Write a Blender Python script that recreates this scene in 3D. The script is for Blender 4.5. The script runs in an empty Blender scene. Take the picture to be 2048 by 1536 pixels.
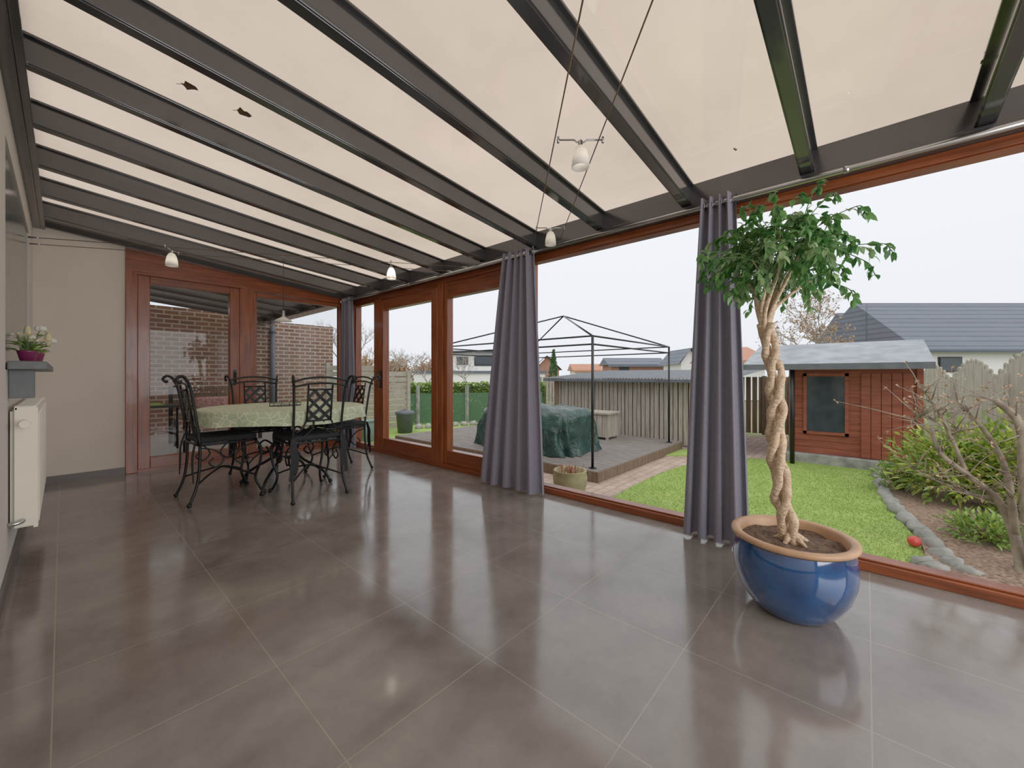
import bpy, math, random
from mathutils import Vector, Matrix, noise
random.seed(7)
C = bpy.context.scene.collection
sc = bpy.context.scene
FX = 798.0; HZ = 751.0; H = 1.05; ZG = -0.20
YAW = math.radians(41.62)
F = Vector((math.cos(YAW), math.sin(YAW), 0)); R = Vector((math.sin(YAW), -math.cos(YAW), 0))
RZ = math.atan2(R.y, R.x)
def P(u, d, z=ZG):
    p = F*d + R*((u-1024)/FX*d); return Vector((p.x, p.y, z))
def Pv(u, v, d): return P(u, d, H+(HZ-v)/FX*d)
def G(u, v, z=ZG): return P(u, (H-z)*FX/(v-HZ), z)
def rb(x): return 2.19+(2.80-x)*0.094      # underside of the rafters

# ---------------------------------------------------------------- mesh builder
class MB:
    def __init__(s): s.v=[]; s.f=[]; s.s=[]
    def add(s, vs, fs, sm=False):
        n=len(s.v); s.v += [Vector(v) for v in vs]
        s.f += [tuple(i+n for i in f) for f in fs]; s.s += [sm]*len(fs); return s
    def box(s,x0,x1,y0,y1,z0,z1):
        return s.add([(x0,y0,z0),(x1,y0,z0),(x1,y1,z0),(x0,y1,z0),(x0,y0,z1),(x1,y0,z1),(x1,y1,z1),(x0,y1,z1)],
            [(0,3,2,1),(4,5,6,7),(0,1,5,4),(1,2,6,5),(2,3,7,6),(3,0,4,7)])
    def beam(s,p0,p1,w,h,up=(0,0,1)):
        p0=Vector(p0);p1=Vector(p1);d=(p1-p0).normalized();a=d.cross(Vector(up)).normalized();b=a.cross(d).normalized()
        vs=[p+a*(i*w/2)+b*(j*h/2) for p in (p0,p1) for i,j in ((-1,-1),(1,-1),(1,1),(-1,1))]
        return s.add(vs,[(0,1,2,3),(7,6,5,4),(0,4,5,1),(1,5,6,2),(2,6,7,3),(3,7,4,0)])
    def tube(s,pts,r,n=8,closed=False):
        pts=[Vector(p) for p in pts]; m=len(pts)
        rr = r if isinstance(r,(list,tuple)) else [r]*m
        vs=[]; prev=None
        for i,p in enumerate(pts):
            if closed: t=pts[(i+1)%m]-pts[i-1]
            else: t=pts[min(i+1,m-1)]-pts[max(i-1,0)]
            t.normalize()
            if prev is None:
                a=t.cross(Vector((0,0,1)) if abs(t.z)<.9 else Vector((1,0,0))).normalized()
            else:
                a=(prev-t*prev.dot(t)); a = a.normalized() if a.length>1e-6 else prev
            prev=a; b=t.cross(a)
            for k in range(n):
                an=2*math.pi*k/n; vs.append(p+(a*math.cos(an)+b*math.sin(an))*rr[i])
        fs=[]
        for i in range(m if closed else m-1):
            j=(i+1)%m
            for k in range(n): fs.append((i*n+k,i*n+(k+1)%n,j*n+(k+1)%n,j*n+k))
        s.add(vs,fs,True)
        if not closed:
            b0=len(s.v)-len(vs)
            s.f.append(tuple(b0+k for k in range(n))[::-1]); s.s.append(False)
            s.f.append(tuple(b0+(m-1)*n+k for k in range(n))); s.s.append(False)
        return s
    def lathe(s,prof,n=32,c=(0,0,0),fn=None):
        c=Vector(c); vs=[]
        for r,z in prof:
            for k in range(n):
                a=2*math.pi*k/n; vs.append(c+Vector((r*math.cos(a),r*math.sin(a),z)))
        fs=[(i*n+k,i*n+(k+1)%n,(i+1)*n+(k+1)%n,(i+1)*n+k) for i in range(len(prof)-1) for k in range(n)]
        return s.add(vs,fs,True)
    def ball(s,c,r,n=10,m=6,rz=None,seed=None,amp=0):
        c=Vector(c); rx=r if not isinstance(r,(tuple,list)) else None
        R3=Vector((r,r,r)) if rx is not None else Vector(r); vs=[]
        for i in range(m+1):
            th=math.pi*i/m
            for k in range(n):
                a=2*math.pi*k/n; q=Vector((math.sin(th)*math.cos(a),math.sin(th)*math.sin(a),math.cos(th)))
                f=1.0
                if amp: f=1+amp*noise.noise(q*1.7+Vector((seed or 0,3,1)))
                q2=Vector((q.x*R3.x,q.y*R3.y,q.z*R3.z))*f
                if rz: q2=Matrix.Rotation(rz,3,'Z')@q2
                vs.append(c+q2)
        fs=[(i*n+k,(i+1)*n+k,(i+1)*n+(k+1)%n,i*n+(k+1)%n) for i in range(m) for k in range(n)]
        return s.add(vs,fs,True)
    def prism(s,poly,z0,z1):
        n=len(poly)
        ar=sum(poly[i][0]*poly[(i+1)%n][1]-poly[(i+1)%n][0]*poly[i][1] for i in range(n))
        if ar<0: poly=poly[::-1]
        vs=[(p[0],p[1],z0) for p in poly]+[(p[0],p[1],z1) for p in poly]
        return s.add(vs,[tuple(range(n))[::-1],tuple(range(n,2*n))]+[(i,(i+1)%n,n+(i+1)%n,n+i) for i in range(n)])
    def leaf(s,p,d,l,w,fold=.25,droop=.25):
        p=Vector(p); d=Vector(d).normalized()
        up=Vector((random.gauss(0,.5),random.gauss(0,.5),1)); a=d.cross(up)
        if a.length<.05: a=d.cross(Vector((1,0,0)))
        a.normalize(); n=a.cross(d).normalized()
        m1=p+d*l*.35-n*l*droop*.1; m2=p+d*l*.7-n*l*droop*.4; t=p+d*l-n*l*droop
        vs=[p, m1+a*w*.5+n*w*fold, m1-a*w*.5+n*w*fold, m1, m2+a*w*.36+n*w*fold*.7, m2-a*w*.36+n*w*fold*.7, m2, t]
        return s.add(vs,[(0,3,1),(0,2,3),(3,6,4,1),(2,5,6,3),(6,7,4),(5,7,6)],True)
    def slab(s,w,dp,z0,z1,rc,soft=.012,cx=0,cy=0):
        def ring(ins,z):
            o=[];hw=w/2-ins;hd=dp/2-ins;r=max(rc-ins,.004)
            for qx,qy,a0 in ((1,1,0),(-1,1,90),(-1,-1,180),(1,-1,270)):
                for k in range(6):
                    a=math.radians(a0+k*18); o.append((cx+qx*(hw-r)+r*math.cos(a),cy+qy*(hd-r)+r*math.sin(a),z))
            return o
        rs=[ring(soft,z0),ring(0,z0+soft),ring(0,z1-soft),ring(soft*.4,z1-soft*.3),ring(soft*2,z1)]; n=24
        vs=sum(rs,[]); fs=[(i*n+k,i*n+(k+1)%n,(i+1)*n+(k+1)%n,(i+1)*n+k) for i in range(4) for k in range(n)]
        s.add(vs,fs,True); b=len(s.v)-len(vs)
        s.f.append(tuple(b+k for k in range(n))[::-1]); s.s.append(False)
        s.f.append(tuple(b+4*n+k for k in range(n))); s.s.append(False)
        return s
def cat(pts,n=6):
    pts=[Vector(p) for p in pts]; q=[pts[0]*2-pts[1]]+pts+[pts[-1]*2-pts[-2]]; o=[]
    for i in range(1,len(q)-2):
        for k in range(n):
            t=k/n; a,b,c,d=q[i-1],q[i],q[i+1],q[i+2]
            o.append(.5*((2*b)+(c-a)*t+(2*a-5*b+4*c-d)*t*t+(3*b-a-3*c+d)*t**3))
    o.append(pts[-1]); return o

WL={}
def tag(o,label=None,cat_=None,group=None,kind=None):
    if label: o['label']=label
    if cat_: o['category']=cat_
    if group: o['group']=group
    if kind: o['kind']=kind
    return o
def empty(name,loc=(0,0,0),label=None,cat_=None,group=None,rz=0,kind=None):
    o=bpy.data.objects.new(name,None); C.objects.link(o); o.location=loc; o.rotation_euler=(0,0,rz)
    o.empty_display_size=.1; WL[o.name]=Vector(loc) if rz==0 else Vector((0,0,0))
    return tag(o,label,cat_,group,kind)
def obj(name,mb,mat,parent=None,bevel=0,label=None):
    if parent is None:
        xs=[v.x for v in mb.v];ys=[v.y for v in mb.v];zs=[v.z for v in mb.v]
        off=Vector(((min(xs)+max(xs))/2,(min(ys)+max(ys))/2,min(zs)))
    else: off=WL.get(parent.name,Vector((0,0,0)))
    me=bpy.data.meshes.new(name); me.from_pydata([v-off for v in mb.v],[],mb.f); me.update()
    for p,sm in zip(me.polygons,mb.s): p.use_smooth=sm
    me.materials.append(mat)
    o=bpy.data.objects.new(name,me); C.objects.link(o)
    if parent is None: o.location=off
    else: o.parent=parent
    WL[o.name]=off
    if label: o['label']=label
    if bevel:
        b=o.modifiers.new('Bevel','BEVEL'); b.width=bevel; b.segments=2; b.limit_method='ANGLE'; b.angle_limit=math.radians(40)
    return o
def copy_tree(o,parent=None):
    c=o.copy(); C.objects.link(c)
    if parent: c.parent=parent
    for ch in list(o.children): copy_tree(ch,c)
    return c
def struct(name,mb,mat,bevel=0): o=obj(name,mb,mat,bevel=bevel); o['kind']='structure'; return o

# ---------------------------------------------------------------- materials
def srgb(r,g,b):
    f=lambda c:(c/255/12.92) if c<=10.3 else ((c/255+.055)/1.055)**2.4
    return (f(r),f(g),f(b),1)
def new(name):
    m=bpy.data.materials.new(name); m.use_nodes=True; nt=m.node_tree; nt.nodes.clear()
    out=nt.nodes.new('ShaderNodeOutputMaterial'); return m,nt,out
def N(nt,t,**k):
    n=nt.nodes.new('ShaderNode'+t)
    for a,b in k.items():
        if a in n.inputs: n.inputs[a].default_value=b
        else: setattr(n,a,b)
    return n
def mixc(nt,fac,a,b):
    m=nt.nodes.new('ShaderNodeMix'); m.data_type='RGBA'
    for i,x in ((0,fac),(6,a),(7,b)):
        if hasattr(x,'links') : nt.links.new(x,m.inputs[i])
        else: m.inputs[i].default_value=x
    return m.outputs[2]
def M(name,c1,c2=None,rough=.6,metal=0,scale=8,stretch=(1,1,1),bump=0,det=4,spec=.5,island=False,trans=0,coat=0,bd=.01):
    m,nt,out=new(name); L=nt.links.new
    b=N(nt,'BsdfPrincipled'); b.inputs['Roughness'].default_value=rough; b.inputs['Metallic'].default_value=metal
    b.inputs['Specular IOR Level'].default_value=spec; b.inputs['Coat Weight'].default_value=coat; b.inputs['Coat Roughness'].default_value=.06
    tc=N(nt,'TexCoord'); mp=N(nt,'Mapping'); mp.inputs['Scale'].default_value=stretch; L(tc.outputs['Object'],mp.inputs[0])
    no=N(nt,'TexNoise'); no.inputs['Scale'].default_value=scale; no.inputs['Detail'].default_value=det; L(mp.outputs[0],no.inputs['Vector'])
    c2=c2 or tuple(x*.8 for x in c1[:3])+(1,)
    if island:
        g=N(nt,'NewGeometry'); fac=g.outputs['Random Per Island']
    else:
        cr=N(nt,'ValToRGB'); cr.color_ramp.elements[0].position=.3; cr.color_ramp.elements[1].position=.7; L(no.outputs[0],cr.inputs[0]); fac=cr.outputs[0]
    col=mixc(nt,fac,c1,c2); L(col,b.inputs['Base Color'])
    if bump:
        bp=N(nt,'Bump'); bp.inputs['Strength'].default_value=bump; bp.inputs['Distance'].default_value=bd; L(no.outputs[0],bp.inputs['Height']); L(bp.outputs[0],b.inputs['Normal'])
    if trans:
        tr=N(nt,'BsdfTranslucent'); L(col,tr.inputs[0]); mx=N(nt,'MixShader'); mx.inputs[0].default_value=trans
        L(b.outputs[0],mx.inputs[1]); L(tr.outputs[0],mx.inputs[2]); L(mx.outputs[0],out.inputs[0])
    else: L(b.outputs[0],out.inputs[0])
    return m
def brickmat(name,c1,c2,mortar,bw,rh,ms,axes='xy',offs=.5,rough=.7,shift=(0,0),bump=.3,nscale=3,ncol=None,smooth=.1,nf=.35,ndet=6):
    m,nt,out=new(name); L=nt.links.new
    b=N(nt,'BsdfPrincipled'); b.inputs['Roughness'].default_value=rough
    g=N(nt,'NewGeometry'); sp=N(nt,'SeparateXYZ'); L(g.outputs['Position'],sp.inputs[0]); cb=N(nt,'CombineXYZ')
    for i,a in enumerate(axes):
        ad=N(nt,'Math',operation='ADD'); ad.inputs[1].default_value=shift[i]; L(sp.outputs['xyz'.index(a)],ad.inputs[0]); L(ad.outputs[0],cb.inputs[i])
    br=N(nt,'TexBrick'); br.offset=offs; br.squash=1; L(cb.outputs[0],br.inputs['Vector'])
    for k,v in (('Color1',c1),('Color2',c2),('Mortar',mortar),('Scale',1),('Mortar Size',ms),('Mortar Smooth',smooth),('Brick Width',bw),('Row Height',rh)): br.inputs[k].default_value=v
    no=N(nt,'TexNoise'); no.inputs['Scale'].default_value=nscale; no.inputs['Detail'].default_value=ndet; no.inputs['Roughness'].default_value=.65; L(g.outputs['Position'],no.inputs['Vector'])
    cr=N(nt,'MapRange'); cr.inputs[1].default_value=.32; cr.inputs[2].default_value=.68; L(no.outputs[0],cr.inputs[0])
    ml=N(nt,'Math',operation='MULTIPLY'); ml.inputs[1].default_value=nf; L(cr.outputs[0],ml.inputs[0])
    col=mixc(nt,ml.outputs[0],br.outputs[0],ncol or c2); L(col,b.inputs['Base Color'])
    if bump:
        bp=N(nt,'Bump'); bp.inputs['Strength'].default_value=bump; bp.inputs['Distance'].default_value=.004; bp.invert=True; L(br.outputs['Fac'],bp.inputs['Height']); L(bp.outputs[0],b.inputs['Normal'])
    L(b.outputs[0],out.inputs[0]); m['bsdf']=b.name; return m

m_floor=brickmat('floor_tile',srgb(102,93,87),srgb(97,89,83),srgb(150,141,131),.535,.535,.0017,'xy',0,.2,(.022,.012),0,2.4,srgb(140,131,123),0,.8,10)
nt=m_floor.node_tree; b=nt.nodes[m_floor['bsdf']]; g=N(nt,'NewGeometry')
nz=N(nt,'TexNoise'); nz.inputs['Scale'].default_value=6; nz.inputs['Detail'].default_value=6
nt.links.new(g.outputs['Position'],nz.inputs['Vector']); mr=N(nt,'MapRange'); mr.inputs[1].default_value=.3; mr.inputs[2].default_value=.7; mr.inputs[3].default_value=.09; mr.inputs[4].default_value=.18
nt.links.new(nz.outputs[0],mr.inputs[0]); nt.links.new(mr.outputs[0],b.inputs['Roughness']); b.inputs['Specular IOR Level'].default_value=.9
m_brick=brickmat('brick',srgb(140,96,78),srgb(112,74,62),srgb(190,176,160),.23,.085,.013,'xz',.5,.85,(0,0),.5,1.2,srgb(158,128,112),.1,.4)
m_brick2=brickmat('brick_side',srgb(134,90,72),srgb(110,72,60),srgb(180,165,150),.23,.085,.013,'yz',.5,.85,(0,0),.5,5,srgb(146,112,92))
m_niche=brickmat('niche_tile',srgb(82,92,90),srgb(68,77,75),srgb(116,120,116),.16,.16,.004,'yz',0,.15,(0,0),.3)
m_paver=brickmat('pavers',srgb(188,162,146),srgb(158,130,116),srgb(126,112,98),.16,.11,.008,'xy',.5,.9,(0,0),.4,4,srgb(198,182,166))
m_wall=M('wall_paint',srgb(222,209,196),srgb(215,202,189),.85,scale=3,bump=.05)
m_wallL=M('wall_paint_grey',srgb(214,207,199),srgb(208,201,193),.85,scale=3,bump=.05)
m_steel=M('anthracite_steel',srgb(88,87,88),srgb(78,77,78),.14,.65,scale=2)
m_mahog=M('mahogany',srgb(158,78,36),srgb(102,46,20),.3,scale=5,stretch=(9,9,.6),det=8,coat=.12)
m_mahogH=M('mahogany_rail',srgb(150,72,34),srgb(98,44,20),.3,scale=5,stretch=(.6,.6,12),det=8,coat=.12)
m_base=M('baseboard_tile',srgb(94,86,82),srgb(82,74,70),.4)
m_curt=M('curtain_cloth',srgb(131,127,141),srgb(121,117,131),.95,scale=60,bump=.05,trans=.12)
m_iron=M('wrought_iron',srgb(30,30,32),srgb(22,22,24),.42,.5,scale=30,bump=.1)
m_cush=M('black_cushion',srgb(32,32,36),srgb(24,24,27),.9,scale=40,bump=.1)
m_cream=M('cream_enamel',srgb(244,238,222),srgb(238,232,214),.35,scale=2)
m_chrome=M('brushed_steel',srgb(190,190,190),srgb(170,170,170),.22,1)
m_black=M('black_metal',srgb(30,30,32),srgb(24,24,26),.35,.4)
m_blue=M('blue_glaze',srgb(2,84,150),srgb(1,34,80),.07,scale=6,coat=1,det=10,spec=.8)
m_rim=M('terracotta_rim',srgb(200,156,118),srgb(174,132,96),.45,scale=10,bump=.1)
m_soil=M('soil',srgb(120,92,70),srgb(54,40,30),.95,scale=60,bump=1)
m_bark=M('braided_bark',srgb(226,200,170),srgb(176,146,114),.8,scale=50,stretch=(1,1,2),bump=1)
m_leaf=M('ficus_leaf',srgb(38,96,40),srgb(108,164,84),.28,island=True,trans=.4)
m_leafv=M('ficus_variegated',srgb(80,132,66),srgb(172,202,144),.3,island=True,trans=.4)
m_stem=M('twig',srgb(120,96,66),srgb(90,70,48),.8)
m_greenstem=M('green_stem',srgb(90,124,66),srgb(70,104,52),.6)
m_plum=M('plum_glaze',srgb(130,40,84),srgb(96,26,64),.25)
m_white=M('white_petal',srgb(250,248,240),srgb(235,233,220),.6,trans=.2)
m_yel=M('flower_centre',srgb(220,190,70),srgb(190,160,50),.7)
m_seed=M('pale_seed_head',srgb(222,212,170),srgb(200,188,144),.9)
m_grey_wood=M('weathered_wood',srgb(180,172,158),srgb(132,122,108),.85,scale=6,stretch=(8,8,.6),bump=.3)
m_pale_wood=M('pale_weathered_wood',srgb(190,186,170),srgb(150,144,126),.85,scale=6,stretch=(8,8,.6),bump=.3)
m_grey_woodH=M('weathered_boards',srgb(186,178,164),srgb(146,138,124),.85,scale=6,stretch=(.8,.8,8),bump=.3)
m_brown_wood=M('brown_boards',srgb(130,108,88),srgb(94,76,60),.85,scale=6,stretch=(8,8,.6),bump=.3)
m_deck=M('deck_boards',srgb(136,128,122),srgb(98,92,88),.7,scale=5,stretch=(6,.8,1),bump=.3)
m_tarp=M('green_tarp',srgb(46,80,72),srgb(20,46,44),.3,scale=7,bump=1,det=5,bd=.05)
m_corr=M('corrugated_metal',srgb(104,110,118),srgb(84,90,98),.5,.2)
m_red=M('red_cabin_wood',srgb(160,80,54),srgb(122,54,36),.6,scale=4,stretch=(1,1,10),bump=.2)
m_shingle=M('shingle_roof',srgb(158,164,172),srgb(118,124,132),.5,scale=5,bump=.4,det=8)
m_stone=M('grey_stone',srgb(168,167,160),srgb(116,116,111),.9,scale=9,bump=1)
m_stonebeige=M('beige_stoneware',srgb(172,162,120),srgb(142,134,98),.8,scale=10,bump=.4)
m_mulch=M('bark_mulch',srgb(170,140,118),srgb(84,64,52),.95,scale=45,bump=1,det=6)
m_grass=M('grass_blades',srgb(134,164,74),srgb(156,182,88),.7,island=True,trans=.3)
m_turf=M('turf',srgb(130,160,70),srgb(156,180,90),.9,scale=2.5,bump=.2,det=5)
m_field=M('rough_ground',srgb(120,136,76),srgb(140,128,100),.95,scale=.6,det=8)
m_hedge=M('hedge_leaf',srgb(80,118,44),srgb(160,186,80),.5,island=True,trans=.2)
m_pier=M('pieris_leaf',srgb(86,128,46),srgb(190,200,86),.4,island=True,trans=.3)
m_con=M('conifer_leaf',srgb(56,96,56),srgb(92,132,76),.6,island=True)
m_rust=M('rusty_leaf',srgb(194,158,120),srgb(160,124,96),.8,island=True)
m_bbark=M('bare_bark',srgb(172,158,138),srgb(112,98,84),.9,scale=14,bump=.6)
m_fbark=M('far_bark',srgb(178,166,158),srgb(154,142,134),.9)
m_render=M('white_render',srgb(240,240,240),srgb(232,232,232),.8)
m_rbrick=M('far_red_brick',srgb(176,128,110),srgb(156,110,94),.9,scale=3)
m_orange=M('orange_roof',srgb(192,138,112),srgb(172,116,94),.8)
m_slate=brickmat('slate_roof',srgb(98,106,120),srgb(90,98,112),srgb(66,72,82),40,.28,.04,'yz',0,.6,(0,0),0,1,srgb(106,112,124),.2)
m_dglass=M('dark_pane',srgb(60,68,74),srgb(44,52,58),.08)
m_redball=M('red_plastic',srgb(222,70,62),srgb(205,60,54),.35)
m_bin=M('bin_plastic',srgb(84,92,98),srgb(74,80,86),.5)
m_binG=M('bin_green',srgb(130,154,140),srgb(114,138,126),.5)
m_dry=M('dead_leaf',srgb(110,80,58),srgb(76,54,40),.9)
m_redcl=M('red_pattern',srgb(160,90,88),srgb(206,170,160),.9,scale=40)
m_grout=M('stone_shelf',srgb(104,108,110),srgb(90,94,96),.5,scale=20)
m_wire=M('cable_wire',srgb(112,88,64),srgb(84,64,46),.7)
def roofmat():
    m,nt,out=new('opal_roof_sheet'); L=nt.links.new
    g=N(nt,'NewGeometry'); no=N(nt,'TexNoise'); no.inputs['Scale'].default_value=.8; no.inputs['Detail'].default_value=9; no.inputs['Roughness'].default_value=.6; L(g.outputs['Position'],no.inputs['Vector'])
    mr=N(nt,'MapRange'); mr.inputs[1].default_value=.3; mr.inputs[2].default_value=.7; L(no.outputs[0],mr.inputs[0])
    col=mixc(nt,mr.outputs[0],(.60,.49,.40,1),(.47,.375,.30,1))
    t=N(nt,'BsdfTranslucent'); L(col,t.inputs[0]); gl=N(nt,'BsdfGlossy'); gl.inputs['Roughness'].default_value=.02
    mx=N(nt,'MixShader'); mx.inputs[0].default_value=.10; L(t.outputs[0],mx.inputs[1]); L(gl.outputs[0],mx.inputs[2]); L(mx.outputs[0],out.inputs[0]); return m
m_opal=roofmat()
def glassmat(name,tint,refl=1.0):
    m,nt,out=new(name); L=nt.links.new
    t=N(nt,'BsdfTransparent'); t.inputs[0].default_value=tint; gl=N(nt,'BsdfGlossy'); gl.inputs['Roughness'].default_value=0.0
    fr=N(nt,'Fresnel'); fr.inputs[0].default_value=1.42; ml=N(nt,'Math',operation='MULTIPLY'); ml.inputs[1].default_value=refl; L(fr.outputs[0],ml.inputs[0])
    mx=N(nt,'MixShader'); L(ml.outputs[0],mx.inputs[0]); L(t.outputs[0],mx.inputs[1]); L(gl.outputs[0],mx.inputs[2]); L(mx.outputs[0],out.inputs[0]); return m
m_glass=glassmat('window_glass',(.84,.86,.87,1),.8)
def clothmat():
    m,nt,out=new('green_tablecloth'); L=nt.links.new
    b=N(nt,'BsdfPrincipled'); b.inputs['Roughness'].default_value=.75
    tc=N(nt,'TexCoord'); v=N(nt,'TexVoronoi'); v.feature='DISTANCE_TO_EDGE'; v.inputs['Scale'].default_value=17; L(tc.outputs['Object'],v.inputs['Vector'])
    cr=N(nt,'ValToRGB'); e=cr.color_ramp.elements; e[0].position=.03; e[0].color=srgb(218,220,194); e[1].position=.07; e[1].color=srgb(180,192,154); L(v.outputs['Distance'],cr.inputs[0])
    L(cr.outputs[0],b.inputs['Base Color']); L(b.outputs[0],out.inputs[0]); return m
m_cloth=clothmat()
def opalglass():
    m,nt,out=new('opal_lamp_glass'); L=nt.links.new
    b=N(nt,'BsdfPrincipled'); b.inputs['Base Color'].default_value=srgb(248,246,242); b.inputs['Roughness'].default_value=.2
    t=N(nt,'BsdfTranslucent'); t.inputs[0].default_value=srgb(252,250,246); mx=N(nt,'MixShader'); mx.inputs[0].default_value=.5
    L(b.outputs[0],mx.inputs[1]); L(t.outputs[0],mx.inputs[2]); L(mx.outputs[0],out.inputs[0]); return m
m_lamp=opalglass()
def netmat():
    m,nt,out=new('green_net_fence'); L=nt.links.new
    b=N(nt,'BsdfPrincipled'); b.inputs['Base Color'].default_value=srgb(84,126,92); b.inputs['Roughness'].default_value=.8
    t=N(nt,'BsdfTransparent'); mx=N(nt,'MixShader'); mx.inputs[0].default_value=.4; L(b.outputs[0],mx.inputs[1]); L(t.outputs[0],mx.inputs[2]); L(mx.outputs[0],out.inputs[0]); return m
m_net=netmat()

# ---------------------------------------------------------------- the room
RH=.145
struct('floor',MB().box(-.4,3.0,-2.3,5.98,-.2,0),m_floor)
wl=MB(); X0=-.19
wl.box(-.45,X0,-2.3,3.2,0,2.5); wl.box(-.45,X0,5.28,5.98,0,2.5); wl.box(-.45,X0,3.2,5.28,0,1.08); wl.box(-.45,X0,3.2,5.28,2.25,2.5)
struct('wall_left',wl,m_wallL)
struct('wall_niche',MB().box(-.45,-.200,3.2,5.28,1.08,2.25),m_niche)
wb=MB(); wb.add([(X0,5.9,0),(.44,5.9,0),(.44,5.9,rb(.44)+.13),(X0,5.9,rb(X0)+.13),(X0,5.98,0),(.44,5.98,0),(.44,5.98,rb(.44)+.13),(X0,5.98,rb(X0)+.13)],[(0,1,2,3),(7,6,5,4),(1,5,6,2),(3,2,6,7),(0,3,7,4)])
struct('wall_back',wb,m_wall)
struct('wall_front',MB().box(-.45,3.0,-2.42,-2.3,0,2.6),m_wall)
struct('baseboard_left',MB().box(X0,X0+.012,-2.3,5.9,0,.075),m_base)
struct('baseboard_back',MB().box(X0+.012,.44,5.888,5.9,0,.075),m_base)
struct('trim_1',MB().box(X0-.02,X0+.05,-2.3,9.85,2.45,2.68).box(X0+.05,X0+.08,-2.3,9.85,2.45,2.475).box(X0+.05,X0+.065,-2.3,9.85,2.54,2.56),m_steel,.004)
eb=MB().box(2.80,2.99,-2.3,9.85,2.15,2.33).box(2.775,2.80,-2.3,9.85,2.15,2.185)
struct('trim_2',eb,m_steel,.005)
ys=[-.405+.6565*k for k in range(-2,16)]
ti=3
for y in ys:
    if abs(y-5.94)<.2: continue
    mb=MB(); h2=RH/2; a=Vector((X0+.05,y,rb(X0+.05)+h2)); b2=Vector((2.81,y,rb(2.81)+h2))
    mb.beam(a,b2,.054,RH); up=Vector((0,0,h2-.014)); mb.beam(a+up,b2+up,.096,.014)
    mb.beam(a-Vector((0,0,h2-.012)),b2-Vector((0,0,h2-.012)),.068,.014)
    struct('trim_%d'%ti,mb,m_steel,.003); ti+=1
mb=MB(); mb.beam((X0+.05,5.87,rb(X0)+.07),(2.82,5.87,rb(2.82)+.07),.05,.14); struct('trim_%d'%ti,mb,m_steel,.003); ti+=1
cl=MB()
zt=lambda x: rb(x)+RH+.002
edges=[-2.3]+[y for y in ys if -2.3<y<9.8]+[9.85]
for a,b2 in zip(edges[:-1],edges[1:]):
    cl.add([(X0-.05,a,zt(X0-.05)),(3.0,a,zt(3.0)),(3.0,b2,zt(3.0)),(X0-.05,b2,zt(X0-.05))],[(0,3,2,1)])
struct('ceiling',cl,m_opal)
XA,XB=2.88,2.97
struct('trim_%d'%ti,MB().box(2.86,2.99,-2.3,5.98,0,.05),m_mahogH,.004); ti+=1
struct('trim_%d'%ti,MB().box(2.87,2.98,-2.3,5.9,2.10,2.15),m_mahogH,.004); ti+=1
def glazed(name,y0,y1,z0,z1,st,bt,tp,x0=XA,x1=XB,handle=None):
    r=empty(name,((x0+x1)/2,(y0+y1)/2,z0),kind='structure'); kd='window' if name[0]=='w' else 'door'
    for a,b_ in ((y0,y0+st),(y1-st,y1)): obj(kd+'_stile',MB().box(x0,x1,a,b_,z0,z1),m_mahog,r,.005)
    for a,b_ in ((z0,z0+bt),(z1-tp,z1)): obj(kd+'_rail',MB().box(x0,x1,y0+st,y1-st,a,b_),m_mahogH,r,.005)
    if handle:
        hy=handle; h=MB(); h.box(x0-.008,x0,hy-.015,hy+.015,.88,1.12); h.tube(cat([(x0-.006,hy,1.10),(x0-.05,hy,1.10),(x0-.055,hy,1.08),(x0-.055,hy,.92),(x0-.05,hy,.90),(x0-.006,hy,.90)],4),.009)
        obj(kd+'_handle',h,m_black,r,label='black pull handle')
    return r
glazed('window_1',-2.3,2.34,.05,2.10,.03,.012,.012)
glazed('window_2',2.40,3.60,.05,2.10,.06,.155,.17)
glazed('door_1',3.69,4.96,.05,2.06,.11,.16,.13,2.855,2.945,handle=4.9)
glazed('window_3',5.10,5.68,.05,2.10,.03,.02,.03)
for a,b2 in ((2.34,2.40),(3.60,3.69),(4.96,5.10),(5.68,5.90)):
    struct('trim_%d'%ti,MB().box(2.86,2.98,a,b2,.05,2.10),m_mahog,.004); ti+=1
struct('trim_%d'%ti,MB().box(2.87,2.97,3.69,4.96,2.06,2.10),m_mahogH); ti+=1
def glazed_x(name,x0,x1,z0,z1,sl,sr,bt,tp,y0=5.89,y1=5.97,handle=None):
    r=empty(name,((x0+x1)/2,(y0+y1)/2,z0),kind='structure')
    k='window' if name[0]=='w' else 'door'
    for a,b_ in ((x0,x0+sl),(x1-sr,x1)): obj(k+'_stile',MB().box(a,b_,y0,y1,z0,z1),m_mahog,r,.005)
    for a,b_ in ((z0,z0+bt),(z1-tp,z1)): obj(k+'_rail',MB().box(x0+sl,x1-sr,y0,y1,a,b_),m_mahogH,r,.005)
    ym=(y0+y1)/2; obj('glass_pane',MB().add([(x0+sl,ym,z0+bt),(x1-sr,ym,z0+bt),(x1-sr,ym,z1-tp),(x0+sl,ym,z1-tp)],[(0,1,2,3)]),m_glass,r)
    if handle:
        h=MB(); h.box(handle-.015,handle+.015,y0-.008,y0,.93,1.12); h.tube(cat([(handle,y0-.006,1.08),(handle,y0-.05,1.08),(handle,y0-.055,1.06),(handle,y0-.055,.95)],4),.008)
        obj(k+'_handle',h,m_black,r,label='black lever handle')
glazed_x('door_2',.535,1.47,.03,2.14,.10,.10,.12,.08,5.875,5.965,handle=1.42)
glazed_x('window_4',1.62,2.80,.03,2.12,.045,.06,.08,.05)
struct('trim_%d'%ti,MB().box(.44,.535,5.87,5.98,0,2.18),m_mahog,.005); ti+=1
struct('trim_%d'%ti,MB().box(1.47,1.62,5.87,5.98,0,2.16),m_mahog,.005); ti+=1
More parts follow.
